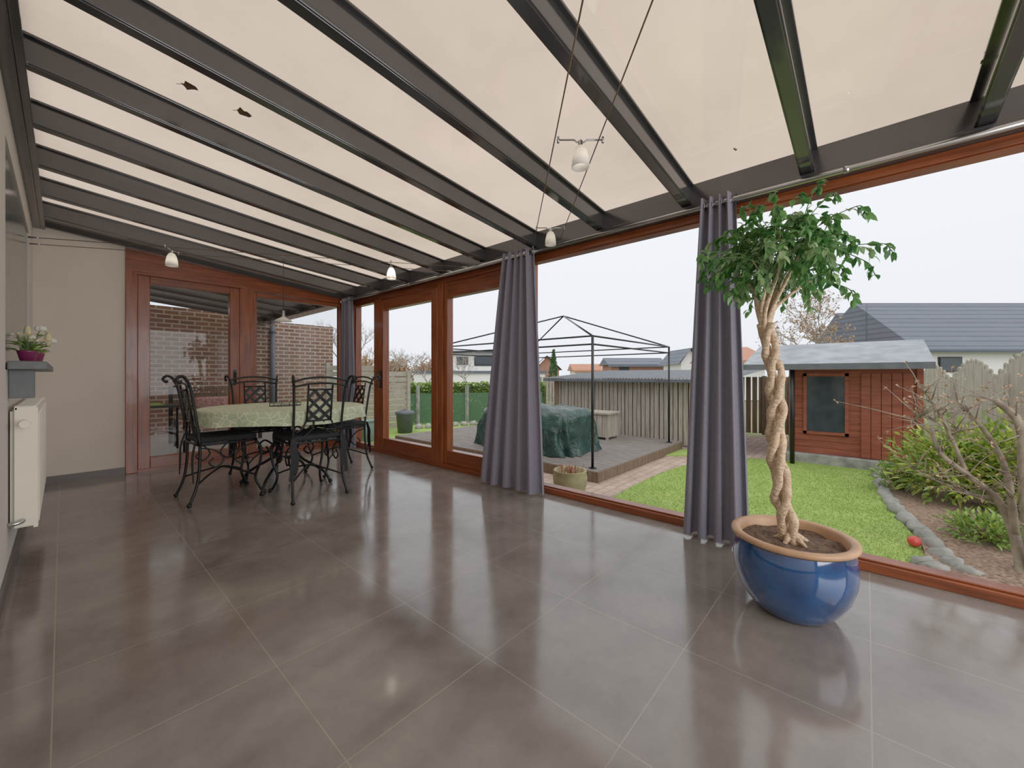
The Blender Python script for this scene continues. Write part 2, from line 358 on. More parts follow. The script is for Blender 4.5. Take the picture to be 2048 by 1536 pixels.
struct('trim_%d'%ti,MB().box(.535,2.86,5.88,5.98,0,.03),m_mahogH); ti+=1
hd=MB(); pts=[(.44,2.18),(1.47,2.14),(2.86,2.12),(2.86,rb(2.86)+.13),(.44,rb(.44)+.13)]
n=5; hd.add([(x,5.88,z) for x,z in pts]+[(x,5.975,z) for x,z in pts],[tuple(range(n)),tuple(range(n,2*n))[::-1]]+[(i,n+i,n+(i+1)%n,(i+1)%n) for i in range(n)])
struct('trim_%d'%ti,hd,m_mahogH); ti+=1
struct('trim_%d'%ti,MB().box(.50,1.50,5.855,5.88,2.14,2.165),m_mahogH,.003); ti+=1

# ---------------------------------------------------------------- shelf, radiator
sh=empty('wall_shelf',(-.14,4.25,1.08),'dark grey stone shelf at the tiled wall niche above the radiator','shelf')
obj('shelf_board',MB().box(-.189,-.055,3.24,5.26,1.081,1.125),m_grout,sh,.006)
obj('bracket',MB().box(-.189,-.10,3.34,3.39,.93,1.081),m_grout,sh,.004)
ra=empty('radiator',(-.13,4.0,.2),'cream panel radiator on the left wall below the stone shelf','radiator')
y0,y1=3.32,4.66
pn=MB().box(-.105,-.088,y0,y1,.24,.88)
for k in range(34):
    yy=y0+.03+k*(y1-y0-.06)/33; pn.box(-.088,-.084,yy-.008,yy+.008,.27,.85)
obj('front_panel',pn,m_cream,ra,.004)
for a,b_ in ((y0,y0+.012),(y1-.012,y1)): obj('side_panel',MB().box(-.17,-.10,a,b_,.25,.885),m_cream,ra,.004)
gr=MB()
for k in range(50):
    yy=y0+.02+k*(y1-y0-.04)/49; gr.box(-.165,-.095,yy-.004,yy+.004,.878,.888)
gr.box(-.168,-.160,y0,y1,.87,.89)
obj('top_grille',gr,m_cream,ra)
obj('back_panel',MB().box(-.184,-.165,y0+.03,y1-.03,.26,.86),m_cream,ra)
obj('valve',MB().tube([(-.13,y0,.80),(-.13,y0-.05,.80)],.012).tube([(-.13,y0-.05,.80),(-.13,y0-.11,.80)],.02,12),m_cream,ra,.002,label='thermostat knob')
obj('pipe',MB().tube(cat([(-.14,y0,.29),(-.14,y0-.03,.29),(-.16,y0-.04,.285),(-.187,y0-.04,.285)],5),.010),m_chrome,ra)

def flower_pot(y,x,label,kind):
    r=empty('potted_flowers',(x,y,1.125),label,'flower pot','little flower pots on the shelf')
    obj('pot',MB().lathe([(0,0),(.026,0),(.030,.01),(.040,.055),(.043,.062),(.039,.064),(.034,.05),(0,.048)],24,(x,y,1.125)),m_plum,r)
    st=MB(); lf=MB()
    for k in range(10):
        a=random.uniform(0,6.28); rr=random.uniform(.02,.11); zz=random.uniform(.09,.17) if kind=='daisy' else random.uniform(.09,.22)
        e=Vector((x+rr*math.cos(a),y+rr*math.sin(a),1.125+zz)); e.x=max(e.x,-.165)
        st.tube(cat([(x,y,1.17),(x+rr*.3*math.cos(a),y+rr*.3*math.sin(a),1.125+zz*.7),e],4),.0022,5)
        if kind=='daisy':
            f=MB()
            for q in range(14):
                b=q*2*math.pi/14; f.leaf(e,(math.cos(b),math.sin(b)-.2,.35),.034,.012,.1,.1)
            fo=obj('blossom',f,m_white,r); obj('centre',MB().ball(e+Vector((0,0,.006)),.008,8,5),m_yel,fo)
        elif k<7:
            f=MB()
            for q in range(5):
                b=q*1.26; f.ball(e+Vector((.013*math.cos(b),.013*math.sin(b),0)),(.015,.015,.016),8,5)
            f.ball(e+Vector((0,0,.007)),.014,8,5); obj('blossom',f,m_white,r)
        else: obj('seed_head',MB().ball(e+Vector((0,0,.03)),(.016,.016,.042),8,6),m_seed,r)
        for q in range(4):
            b=a+random.uniform(-1,1); lf.leaf((x+rr*.3*math.cos(a),y+rr*.3*math.sin(a),1.125+zz*random.uniform(.4,.8)),(math.cos(b),math.sin(b),.5),.05,.018)
    obj('stem',st,m_greenstem,r); obj('foliage',lf,m_hedge,r)
flower_pot(3.50,-.130,'plum pot with white daisies on the grey shelf, nearer the camera','daisy')
flower_pot(3.84,-.115,'plum pot with white roses and pale seed heads on the grey shelf','rose')

# ---------------------------------------------------------------- curtains and rods
def rod(y0,y1,label):
    r=empty('curtain_rod',(2.74,(y0+y1)/2,2.12),label,'curtain rod','steel curtain rods')
    obj('rod',MB().tube([(2.74,y0,2.135),(2.74,y1,2.135)],.016,12),m_chrome,r)
    for ye,sg in ((y0,-1),(y1,1)): obj('finial',MB().tube([(2.74,ye,2.135),(2.74,ye+sg*.004,2.135),(2.74,ye+sg*.03,2.135),(2.74,ye+sg*.04,2.135)],[.016,.022,.022,.012],12),m_chrome,r)
    for yy in [y0+.08+(y1-y0-.16)*k/2 for k in range(3)]:
        obj('bracket',MB().beam((2.74,yy,2.135),(2.775,yy,2.165),.012,.012).tube([(2.74,yy-.012,2.135),(2.74,yy+.012,2.135)],.02,12),m_chrome,r)
rod(-2.1,2.26,'long steel curtain rod above the big window pane by the ficus')
rod(2.34,5.80,'steel curtain rod above the sliding door, running to the far corner')
def curtain(t0,t1,b0,b1,x,label,folds,amp):
    r=empty('curtain',(x,(b0+b1)/2,.02),label,'curtain','mauve grey curtains')
    nc,nr=folds*20,34; vs=[]; fs=[]
    for j in range(nr+1):
        q=j/nr; z=2.18-q*2.165; w=q**.9
        for i in range(nc+1):
            t=i/nc; y=(t0+(t1-t0)*t)*(1-w)+(b0+(b1-b0)*t)*w
            ph=2*math.pi*folds*t; am=amp*(.8+.35*w)*(1+.25*math.sin(3.1*t*3+1.2*q))
            xx=x+am*math.sin(ph+.35*math.sin(q*2+t*4)*w)+.006*math.sin(q*4+t*6)*w; yy=y+.010*w*math.cos(ph*2+q)
            vs.append((xx,yy,z))
    for j in range(nr):
        for i in range(nc): a=j*(nc+1)+i; fs.append((a,a+1,a+nc+2,a+nc+1))
    obj('cloth',MB().add(vs,fs,True),m_curt,r)
    for k in range(folds):
        yy=t0+(t1-t0)*(k+.5)/folds
        obj('eyelet',MB().tube([(x+.020*math.cos(a),yy,2.135+.024*math.sin(a)) for a in [q*.524 for q in range(12)]],.003,6,True),m_chrome,r)
curtain(2.19,2.53,2.09,2.83,2.74,'mauve grey curtain hanging in the middle, right of the sliding door',5,.040)
curtain(.60,.80,.53,.90,2.74,'mauve grey curtain behind the potted ficus tree',4,.042)
curtain(5.52,5.78,5.46,5.82,2.75,'narrow mauve grey curtain in the far corner behind the dining set',4,.03)

# ---------------------------------------------------------------- cable lights
def cable(p0,p1,label):
    r=empty('light_cable',p0,label,'cable','low voltage light cables under the roof')
    p0=Vector(p0);p1=Vector(p1); obj('wire',MB().tube([p0,(p0+p1)/2-Vector((0,0,.006)),p1],.0030,6),m_wire,r)
    d=(p1-p0).normalized()
    for e,sg in ((p0,1),(p1,-1)): obj('tensioner',MB().tube([e,e+d*sg*.07],.006,8),m_chrome,r)
def bulb(p,w):
    l=bpy.data.lights.new('bulb','POINT'); l.energy=w; l.color=(1,.9,.76); l.shadow_soft_size=.03; o=bpy.data.objects.new('bulb',l); C.objects.link(o); o.location=p
def spot(p,across,label,sc_=1.0,w=0):
    p=Vector(p); across=across.normalized(); r=empty('cable_spotlight',p,label,'lamp','white glass spotlights on the cables')
    q=.105
    obj('crossbar',MB().tube([p-across*q,p-across*.03,p-across*.015+Vector((0,0,-.012)),p,p+across*.015+Vector((0,0,-.012)),p+across*.03,p+across*q],.004,6).tube([p-across*q+Vector((0,0,-.014)),p-across*q+Vector((0,0,.014))],.006,8).tube([p+across*q+Vector((0,0,-.014)),p+across*q+Vector((0,0,.014))],.006,8),m_chrome,r)
    obj('lamp_holder',MB().lathe([(.004,0),(.010,-.005),(.012,-.03),(.016,-.034)],14,p),m_chrome,r)
    k=sc_; obj('lamp_shade',MB().lathe([(.014*k,-.03),(.022*k,-.034*k),(.032*k,-.055*k),(.038*k,-.085*k),(.041*k,-.115*k),(.041*k,-.13*k),(.038*k,-.13*k),(.034*k,-.085*k),(.02*k,-.04*k)],24,p),m_lamp,r)
    if w: bulb(p-Vector((0,0,.09*k)),w)
ZC=2.16
def fs_(s,d,z=ZC): q=F*d+R*s; return (q.x,q.y,z)
cable(fs_(.228,-.40),fs_(.18,3.50),'left one of the two cables carrying the big nearby spotlight')
cable(fs_(.434,-.58),fs_(.39,3.36),'right one of the two cables carrying the big nearby spotlight')
spot(fs_(.3225,1.88),R,'white glass spotlight nearest the camera, hanging in mid air below the roof',w=.06)
spot(fs_(.29,3.0),R,'white glass spotlight beside the window header, left of the big nearby one',w=.06)
dd=Vector((1.55,-1.035,0)).normalized(); nn=Vector((-dd.y,dd.x,0)); A=Vector((.64,4.595,ZC))
for sg,lb in ((-1,'nearer of the two cables crossing the room above the dining table'),(1,'farther of the two cables crossing the room above the dining table')):
    q0=A+nn*sg*.1; t0=(-.185-q0.x)/dd.x; t1=(2.77-q0.x)/dd.x; cable(q0+dd*t0,q0+dd*t1,lb)
spot(A,nn,'white glass spotlight on the cables at the left, before the mahogany header',1.1,.12)
spot(A+dd*1.86,nn,'white glass spotlight on the cables at the right, before the sliding door',1.1,.5)
pp=A+dd*.888
pe=empty('pendant_lamp',pp,'thin cord pendant lamp with small glass saucer shade above the dining table','lamp')
obj('crossbar',MB().tube([pp-nn*.105,pp+nn*.105],.003,6),m_chrome,pe)
obj('cord',MB().tube([pp,pp-Vector((0,0,.56))],.0026,6),m_black,pe)
obj('lamp_holder',MB().lathe([(0,.0),(.008,0),(.012,-.01),(.014,-.07),(.018,-.075)],14,pp-Vector((0,0,.5))),m_chrome,pe)
obj('lamp_shade',MB().lathe([(.016,-.058),(.03,-.07),(.06,-.085),(.075,-.098),(.072,-.10),(.055,-.09),(.02,-.075)],28,pp-Vector((0,0,.5))),m_lamp,pe)

def onroof(u,v):
    t=(HZ-v)/FX; D=F+R*((u-1024)/FX); k=2.19+RH+2.8*.094-.006
    d=(k-H)/(t+.094*D.x); return Vector((D.x*d,D.y*d,H+t*d))
for u,v_,s_,lb in ((380,170,.08,'brown dead leaf on the roof sheet, left one of the upper left pair'),(487,222,.07,'brown dead leaf on the roof sheet, right one of the upper left pair'),(1990,108,.07,'dark dead leaf on the roof sheet at the top right corner'),(1471,296,.02,'tiny dead leaf on the roof sheet above the ficus')):
    c=onroof(u,v_); mb=MB(); pts=[]
    for k in range(11):
        a=k*2*math.pi/11; rr=s_*random.uniform(.5,1)*.6; pts.append(c+Vector((rr*math.cos(a),rr*math.sin(a),-.094*rr*math.cos(a)-.002+random.uniform(-.012,0))))
    mb.add([c-Vector((0,0,.008))]+pts,[(0,(k+1)%11+1,k+1) for k in range(11)])
    mb.tube([c,c+Vector((-s_*.6,s_*.5,.052*s_-.004))],.0015,4)
    tag(obj('dead_leaf',mb,m_dry),lb,'leaf','dead leaves on the roof')

# ---------------------------------------------------------------- dining set
TC=Vector((1.45,4.24,0))
t=empty('dining_table',TC,'round wrought iron dining table under the green cloth','table')
obj('tabletop',MB().lathe([(0,.722),(.68,.722),(.69,.73),(.69,.74),(.68,.746),(0,.746)],48,TC),m_iron,t)
for k in range(4):
    a=math.radians(45+90*k); c,s_=math.cos(a),math.sin(a)
    def q(r,z): return TC+Vector((r*c,r*s_,z))
    leg=MB().tube(cat([q(.42,.715),(q(.22,.68)),q(.09,.56),q(.06,.42),q(.13,.26),q(.27,.17),q(.37,.10),q(.42,.012)],6),.013,8)
    leg.tube(cat([q(.10,.36),q(.20,.42),q(.26,.36),q(.22,.29),q(.17,.32),q(.19,.36)],6),.009,7)
    leg.tube(cat([q(.09,.56),q(.19,.52),q(.24,.58),q(.19,.63),q(.15,.59)],6),.009,7)
    lo=obj('leg',leg,m_iron,t); obj('foot',MB().ball(q(.42,.018),.02,10,6),m_iron,lo)
obj('ring',MB().tube([TC+Vector((.12*math.cos(x*.314),.12*math.sin(x*.314),.28)) for x in range(20)],.008,6,True),m_iron,t)
obj('ring',MB().tube([TC+Vector((.1*math.cos(x*.314),.1*math.sin(x*.314),.5)) for x in range(20)],.008,6,True),m_iron,t)
mb=MB(); prof=[(0,.752),(.3,.752),(.6,.752),(.69,.752),(.703,.748),(.71,.735),(.715,.70),(.72,.665),(.724,.635)]; n=144; vs=[]
for r_,z_ in prof:
    for k in range(n):
        a=2*math.pi*k/n; w=max(0,(.74-z_)/.1); wv=math.sin(a*16)*.010*w+math.sin(a*9+1)*.010*w
        vs.append(TC+Vector(((r_+wv)*math.cos(a),(r_+wv)*math.sin(a),z_+ (math.sin(a*5)*.006*w if w else 0))))
fs=[(i*n+k,i*n+(k+1)%n,(i+1)*n+(k+1)%n,(i+1)*n+k) for i in range(len(prof)-1) for k in range(n)]
tag(obj('tablecloth',mb.add(vs,fs,True),m_cloth),'pale green patterned tablecloth draped over the round dining table','tablecloth')
tr=empty('wire_tray',TC+Vector((.0,.02,.754)),'black wire tray lying on the green tablecloth','tray'); c=TC+Vector((.0,.02,0)); bs=MB()
for hh in (.757,.785): bs.tube([c+Vector((.14*math.cos(a),.10*math.sin(a),hh)) for a in [x*.2618 for x in range(24)]],.003,6,True)
for k in range(12):
    a=k*.5236; bs.tube([c+Vector((.14*math.cos(a),.10*math.sin(a),.757)),c+Vector((.14*math.cos(a),.10*math.sin(a),.785))],.002,5)
obj('rim',bs,m_iron,tr); bs=MB()
for k in range(-5,6): x=k*.024; w=.10*math.sqrt(1-(x/.14)**2); bs.tube([c+Vector((x,-w,.757)),c+Vector((x,w,.757))],.0018,5)
obj('base',bs,m_iron,tr)

def make_chair():
    r=empty('dining_chair',(0,0,0)); r['category']='chair'; r['group']='wrought iron dining chairs'
    obj('seat',MB().slab(.43,.43,.495,.545,.05,.015),m_cush,r,label='black fabric seat cushion')
    fr=MB(); o=[]
    for qx,qy,a0 in ((1,1,0),(-1,1,90),(-1,-1,180),(1,-1,270)):
        for k in range(4): a=math.radians(a0+k*30); o.append((qx*.165+.05*math.cos(a),qy*.165+.05*math.sin(a),.485))
    fr.tube(o,.010,8,True); obj('seat_frame',fr,m_iron,r)
    for sx in (-1,1):
        l=obj('leg',MB().tube(cat([(sx*.195,.195,.485),(sx*.225,.235,.40),(sx*.215,.225,.27),(sx*.185,.20,.15),(sx*.205,.235,.05),(sx*.225,.26,.012)],5),.011,8),m_iron,r)
        obj('foot',MB().ball((sx*.225,.26,.018),.018,10,6),m_iron,l)
        l=obj('leg',MB().tube(cat([(sx*.20,-.20,.485),(sx*.205,-.205,.3),(sx*.21,-.225,.15),(sx*.225,-.275,.012)],5),.011,8),m_iron,r)
        obj('foot',MB().ball((sx*.225,-.275,.018),.018,10,6),m_iron,l)
        obj('back_post',MB().tube(cat([(sx*.20,-.20,.485),(sx*.20,-.215,.62),(sx*.205,-.24,.80),(sx*.215,-.265,.95),(sx*.232,-.30,1.03),(sx*.245,-.335,1.045),(sx*.25,-.355,1.02),(sx*.248,-.34,.995),(sx*.244,-.325,1.005)],6),.011,8),m_iron,r)
        for sy in (-1,1):
            obj('scroll',MB().tube(cat([(sx*.20,sy*.20,.46),(sx*.20,sy*.10,.43),(sx*.20,sy*.04,.35),(sx*.205,sy*.09,.29),(sx*.205,sy*.14,.33),(sx*.205,sy*.11,.37)],5),.007,6),m_iron,r)
        tie=MB()
        for k,(dx,dl) in enumerate(((0,.26),(.03,.20))):
            pts=cat([(sx*(.205-dx*.3),-.225,.53),(sx*(.225-dx),-.245,.44),(sx*(.215-dx),-.25,.36),(sx*(.23-dx),-.25,.53-dl-.08)],5)
            for i_ in range(len(pts)-1): tie.beam(pts[i_],pts[i_+1],.028+.01*i_/len(pts),.003,(0,1,0))
        obj('cushion_tie',tie,m_cush,r)
    ar=MB()
    def yb(z): return -.20-.065*((z-.485)/.465)
    for zz,rise in ((1.0,.035),(.955,.03)):
        ar.tube(cat([(-.225,yb(zz)-.02,zz),(-.11,yb(zz)-.012,zz+rise*.8),(0,yb(zz)-.01,zz+rise),(.11,yb(zz)-.012,zz+rise*.8),(.225,yb(zz)-.02,zz)],5),.009,8)
    obj('top_rail',ar,m_iron,r)
    bp=MB(); w=.10; z0,z1=.665,.93
    for a_,b_ in (((-w,z0),(w,z0)),((w,z0),(w,z1+.04)),((-w,z1+.04),(-w,z0)),((-w,z1),(w,z1))):
        bp.tube([(a_[0],yb(a_[1]),a_[1]),(b_[0],yb(b_[1]),b_[1])],.008,6)
    def st(xa,za,xb,zb): bp.beam((xa,yb(za),za),(xb,yb(zb),zb),.024,.006,(0,1,0))
    st(-w,z0,w,z0+.2); st(w,z0,-w,z0+.2); st(-w,z0+.1,.06,z1); st(w,z0+.1,-.06,z1); st(-w,z0+.2,-.03,z1); st(w,z0+.2,.03,z1); st(-.0,z0,w,z0+.1); st(0,z0,-w,z0+.1)
    obj('back_panel',bp,m_iron,r)
    ls=MB()
    for sx in (-1,1): ls.tube(cat([(sx*w,yb(.67),.67),(sx*.13,yb(.62),.61),(sx*.17,yb(.58),.58),(sx*.195,yb(.60),.60)],5),.008,6); ls.tube(cat([(sx*.04,yb(.665),.665),(sx*.05,yb(.6),.60),(sx*.11,yb(.54),.54),(sx*.18,yb(.50),.50)],5),.007,6)
    obj('lower_stay',ls,m_iron,r)
    stt=MB()
    for sx in (-1,1): stt.tube(cat([(sx*.19,.205,.17),(sx*.10,.10,.22),(0,0,.25),(-sx*.10,-.11,.22),(-sx*.208,-.218,.17)],5),.008,6)
    obj('stretcher',stt,m_iron,r)
    return r
ch=make_chair()
spots=[((1.46,3.74,0),0,'black wrought iron chair with its lattice back toward the camera, right front of the table'),
       ((.93,4.24,0),-88,'black wrought iron chair at the left end of the table, seen from its side'),
       ((1.40,4.76,0),180,'black wrought iron chair on the far side of the table, before the mahogany post'),
       ((2.03,4.38,0),92,'black wrought iron chair at the right end of the table, before the far curtain')]
for i,(loc,a,lb) in enumerate(spots):
    o=ch if i==0 else copy_tree(ch)
    o.location=loc; o.rotation_euler=(0,0,math.radians(a)); o['label']=lb

# ---------------------------------------------------------------- potted ficus
B=P(1584,1.80,0); pf=empty('potted_ficus',B,'tall braided weeping fig tree in a big blue glazed pot','potted tree')
K=.82
pot=obj('pot',MB().lathe([(0,.0),(.155,0),(.172,.008),(.21,.045),(.252,.105),(.274,.17),(.279,.22),(.272,.275),(.262,.31)],64,B),m_blue,pf,label='cobalt blue glazed bowl pot')
for v in pot.data.vertices: v.co.x*=K+.02; v.co.y*=K+.02
rim=obj('rim',MB().lathe([(.262,.31),(.284,.318),(.293,.326),(.291,.338),(.278,.343),(.255,.340),(.246,.332),(.242,.27)],64,B),m_rim,pot,label='unglazed tan rim')
for v in rim.data.vertices: v.co.x*=K; v.co.y*=K
mb=MB(); n=40; vs=[B+Vector((0,0,.315))]
for j in range(1,9):
    for k in range(n):
        a=2*math.pi*k/n; r_=.202*j/8; vs.append(B+Vector((r_*math.cos(a),r_*math.sin(a),.30+.02*noise.noise(Vector((r_*12*math.cos(a),r_*12*math.sin(a),0)))+.015*(1-j/8))))
fs=[(0,1+k,1+(k+1)%n) for k in range(n)]+[(1+(j-1)*n+k,1+j*n+k,1+j*n+(k+1)%n,1+(j-1)*n+(k+1)%n) for j in range(1,8) for k in range(n)]
obj('soil',mb.add(vs,fs,True),m_soil,pf)
ctr=cat([(-.005,0,.29),(-.045,0,.50),(-.070,0,.72),(-.070,0,.93),(-.088,0,1.12),(-.12,0,1.28)],12)
mb=MB(); nc=len(ctr)
for s3 in range(3):
    pts=[];rr=[]
    for i,c in enumerate(ctr):
        q=i/(nc-1); an=q*2*math.pi*2.15+s3*2.094+.25*math.sin(i*.5+s3); hr=.027*(1-.15*q)*(1+.15*math.sin(i*.7+s3*2))
        pts.append(B+R*(c.x+hr*math.cos(an))+F*(hr*math.sin(an))+Vector((0,0,c.z))); rr.append(.0185*(1-.22*q)*(1+.12*math.sin(i*1.3+s3*3)))
    mb.tube(pts,rr,9)
for k in range(5):
    a=k*1.26+.3; mb.tube(cat([B+R*(-.01)+Vector((0,0,.345)),B+Vector((.04*math.cos(a)-.01,.04*math.sin(a),.322)),B+Vector((.075*math.cos(a),.075*math.sin(a),.30))],4),[.020,.018,.016,.014,.012,.010,.009,.007,.005],7)
obj('trunk',mb,m_bark,pf)
top=B+R*(-.12)+Vector((0,0,1.27)); br=MB(); fol=MB(); folv=MB()
ends=[]
rnd=random.Random(23)
for k in range(11):
    a=k*2.4; rr=rnd.uniform(.05,.18); e=B+R*(-.06)+Vector((rr*math.cos(a),rr*math.sin(a),rnd.uniform(1.42,1.76)))
    pth=cat([top+Vector((0,0,-.05)),top+Vector((.03*math.cos(a),.03*math.sin(a),.07)),(top+e)/2+Vector((rnd.uniform(-.03,.03),rnd.uniform(-.03,.03),.05)),e],6)
    br.tube(pth,[.011-.008*i/(len(pth)-1) for i in range(len(pth))],6); ends.append(pth)
twig=MB()
for k in range(150):
    pth=ends[k%11]; st=pth[rnd.randint(8,len(pth)-1)]
    a=rnd.uniform(0,6.283); el=rnd.uniform(-.75,1.1); c=B+R*(-.045)+Vector((0,0,1.60))
    tgt=c+Vector((math.cos(a)*math.cos(el)*.315,math.sin(a)*math.cos(el)*.315,math.sin(el)*(.25 if el>0 else .28)))
    sh_=rnd.uniform(.45,1.06); tgt=c+(tgt-c)*sh_
    mid=(st+tgt)/2+Vector((0,0,.05)); tw=cat([st,mid,tgt,tgt+(tgt-mid)*.2-Vector((0,0,.04))],5)
    twig.tube(tw,.0018,4); f=folv if k%4==0 else fol
    for i in range(5,len(tw)):
        for _ in range(1 if i%3 else 2):
            d=(tw[i]-tw[i-1]).normalized(); sd=Vector((rnd.gauss(0,1),rnd.gauss(0,1),rnd.gauss(-.3,.5))); dr=(d*.7+sd*.7+Vector((0,0,-.3))).normalized()
            f.leaf(tw[i],dr,rnd.uniform(.034,.052),rnd.uniform(.018,.026),.15,.25)
obj('branch',br,m_bark,pf); obj('twig',twig,m_greenstem,pf); obj('foliage',fol,m_leaf,pf); obj('foliage',folv,m_leafv,pf)

# ---------------------------------------------------------------- outside ground
struct('ground',MB().box(-60,90,-70,90,ZG-.06,ZG-.03),m_field)
pav=[(2.99,-2.3),(9.5,-2.3),(9.5,7.2),(2.99,9.9)]
struct('paving',MB().prism(pav,ZG-.03,ZG-.004),m_paver)
struct('terrace',MB().box(-.4,3.3,5.98,9.9,ZG,-.06),M('terrace_tile',srgb(160,154,148),srgb(142,136,130),.3,scale=4))
lp=[G(1228,996),G(1270,972),G(1330,945),G(1390,926),G(1500,919),G(1620,924),G(1745,938),G(1760,965),G(1772,1005),G(1800,1045),G(1838,1085),G(1850,1118),G(1835,1145)]
lp=[(p.x,p.y) for p in lp]+[(3.0,G(1850,1150).y),(3.0,1.9)]
struct('lawn_base',MB().prism(lp,ZG-.004,ZG+.015),m_turf)
def inside(x,y,poly):
    c=False; j=len(poly)-1
    for i in range(len(poly)):
        xi,yi=poly[i]; xj,yj=poly[j]
        if (yi>y)!=(yj>y) and x<(xj-xi)*(y-yi)/(yj-yi)+xi: c=not c
        j=i
    return c
def grass(poly,n,z,h):
    mb=MB(); xs=[p[0] for p in poly]; yy=[p[1] for p in poly]; k=0
    while k<n:
        x=random.uniform(min(xs),max(xs)); y=random.uniform(min(yy),max(yy)); k+=1
        if not inside(x,y,poly) or (6.95<x and -.78<y<1.0): continue
        a=random.uniform(0,6.28); hh=h*random.uniform(.4,1.2); w=.0035; lx,ly=random.gauss(0,.4)*hh,random.gauss(0,.4)*hh
        mb.add([(x-w*math.cos(a),y-w*math.sin(a),z),(x+w*math.cos(a),y+w*math.sin(a),z),(x+lx,y+ly,z+hh)],[(0,1,2)])
    return mb
tag(obj('lawn_grass',grass(lp,60000,ZG+.012,.018),m_grass),'short green lawn grass outside the big window','grass',kind='stuff')
l2=[G(1320,912),G(1340,900),G(1385,900),G(1382,912)]; l2=[(p.x,p.y) for p in l2]
struct('lawn_strip',MB().prism(l2,ZG-.004,ZG+.012),m_turf)
l3=[(3.4,6.75),(3.4,9.8),(7.2,9.8),(7.2,6.75)]
struct('lawn_side',MB().prism(l3,ZG-.004,ZG+.02),m_turf)
bp_=[G(1765,950),G(1768,985),G(1785,1015),G(1815,1050),G(1842,1090),G(1850,1118),G(1835,1150)]
bp_=[(p.x,p.y) for p in bp_]+[(3.02,G(1850,1150).y),(3.02,-1.9),(9,-1.9),(9,-.6)]
struct('garden_bed',MB().prism(bp_,ZG-.004,ZG+.035),m_mulch)
edge=[(1757,955),(1762,972),(1770,990),(1781,1008),(1795,1026),(1813,1044),(1833,1062),(1852,1080),(1868,1100),(1886,1120),(1908,1138),(1872,1146),(1935,1152),(1846,1132)]
words=['by the cabin plinth','second from the cabin plinth','third from the cabin plinth','fourth from the cabin plinth','fifth from the cabin plinth','sixth from the cabin plinth','seventh from the cabin plinth','beside the red ball, upper one','right of the red ball','below and right of the red ball','at the pruned bush foot, right one','near the window sill, middle one','near the window sill, rightmost','near the window sill, leftmost']
EP=[G(*e) for e in edge]
for k,(c,w) in enumerate(zip(EP,words)):
    if k<11:
        a=EP[min(k+1,10)]-EP[max(k-1,0)]; ln=a.length/(2 if 0<k<10 else 1)*.52; rz=math.atan2(a.y,a.x)
        mbx=MB().ball(c+Vector((0,0,.02)),(ln,.062,.062),10,7,rz,k*3.3,.45)
    else: mbx=MB().ball(c+Vector((0,0,.02)),(.085,.06,.045),10,7,k*.9,k*3.3,.6)
    tag(obj('edging_stone',mbx,m_stone),'rough grey edging stone of the planting bed, '+w,'stone','stones edging the planting bed')
c=G(1828,1098); tag(obj('ball',MB().ball(c+Vector((0,0,.055)),.038,20,12),m_redball),'small red ball lying on the lawn edge by the stones','ball')

# deck, gazebo
dk=empty('wooden_deck',(5.5,4.2,ZG),'low grey wooden deck platform under the metal gazebo frame','deck')
dx0,dx1,dy0,dy1=4.15,6.98,2.35,6.6; bd=MB(); x=dx0
while x<dx1-.05: bd.box(x,x+.118,dy0,dy1,ZG+.10,ZG+.125); x+=.126
obj('boards',bd,m_deck,dk)
obj('edge_board',MB().box(dx0,dx1,dy0-.02,dy0,ZG,ZG+.12),m_brown_wood,dk)
obj('edge_board',MB().box(dx0-.02,dx0,dy0-.02,dy1,ZG,ZG+.12),m_brown_wood,dk)
ZD=ZG+.125
gz=empty('gazebo_frame',(5.5,4.0,ZD),'bare black metal gazebo frame without canopy on the deck','gazebo')
gx=[4.26,6.76]; gy=[2.48,5.6]; ze=1.53; 
for x in gx:
    for y in gy: obj('post',MB().tube([(x,y,ZD),(x,y,ze)],.017,8).tube([(x,y,ZD),(x,y,ZD+.01)],.05,8),m_black,gz)
rl=MB()
for z in (ze,ze-.10): rl.tube([(gx[0],gy[0],z),(gx[1],gy[0],z)],.012,6).tube([(gx[0],gy[1],z),(gx[1],gy[1],z)],.012,6).tube([(gx[0],gy[0],z),(gx[0],gy[1],z)],.012,6).tube([(gx[1],gy[0],z),(gx[1],gy[1],z)],.012,6)
obj('eaves_rail',rl,m_black,gz)
pk=Vector((5.65,3.85,2.06))
for x in gx:
    for y in gy: obj('roof_bar',MB().tube([(x,y,ze),pk],.012,6),m_black,gz)
def tarp():
    mb=MB(); n=120; rows=[(0,.64),(.2,.65),(.4,.645),(.6,.65),(.8,.63),(.92,.61),(1,.55),(1.02,.46),(1.02,.36),(1.03,.27),(1.05,.17),(1.07,.08),(1.10,.01)]; vs=[]
    c=Vector((4.98,3.93,ZD))
    for f_,z in rows:
        for k in range(n):
            a=2*math.pi*k/n; cx,sy=math.cos(a),math.sin(a); e=.4
            px=math.copysign(abs(cx)**e,cx)*.48*f_; py=math.copysign(abs(sy)**e,sy)*.86*f_
            w=(.66-z)*.10 if z<.6 else 0; q=noise.noise(Vector((px*4,py*4,z*3))); q2=noise.noise(Vector((px*11,py*11,z*9)))
            ff=1+w*math.sin(a*17+q*6)+.07*q+.04*q2
            vs.append(c+Vector((px*ff,py*ff,z+(.08*q+.03*q2)*(1 if z>.1 else .05))))
    return mb.add(vs,[(i*n+k,i*n+(k+1)%n,(i+1)*n+(k+1)%n,(i+1)*n+k) for i in range(len(rows)-1) for k in range(n)],True)
cv=empty('covered_table',(4.98,3.93,ZD),'garden table wrapped in a dark green tarpaulin on the deck','covered furniture')
obj('tarpaulin',tarp(),m_tarp,cv)
cb=empty('wooden_box',(6.55,3.62,ZD),'weathered wooden storage box standing on the deck before the slat shed','box')
bx=MB()
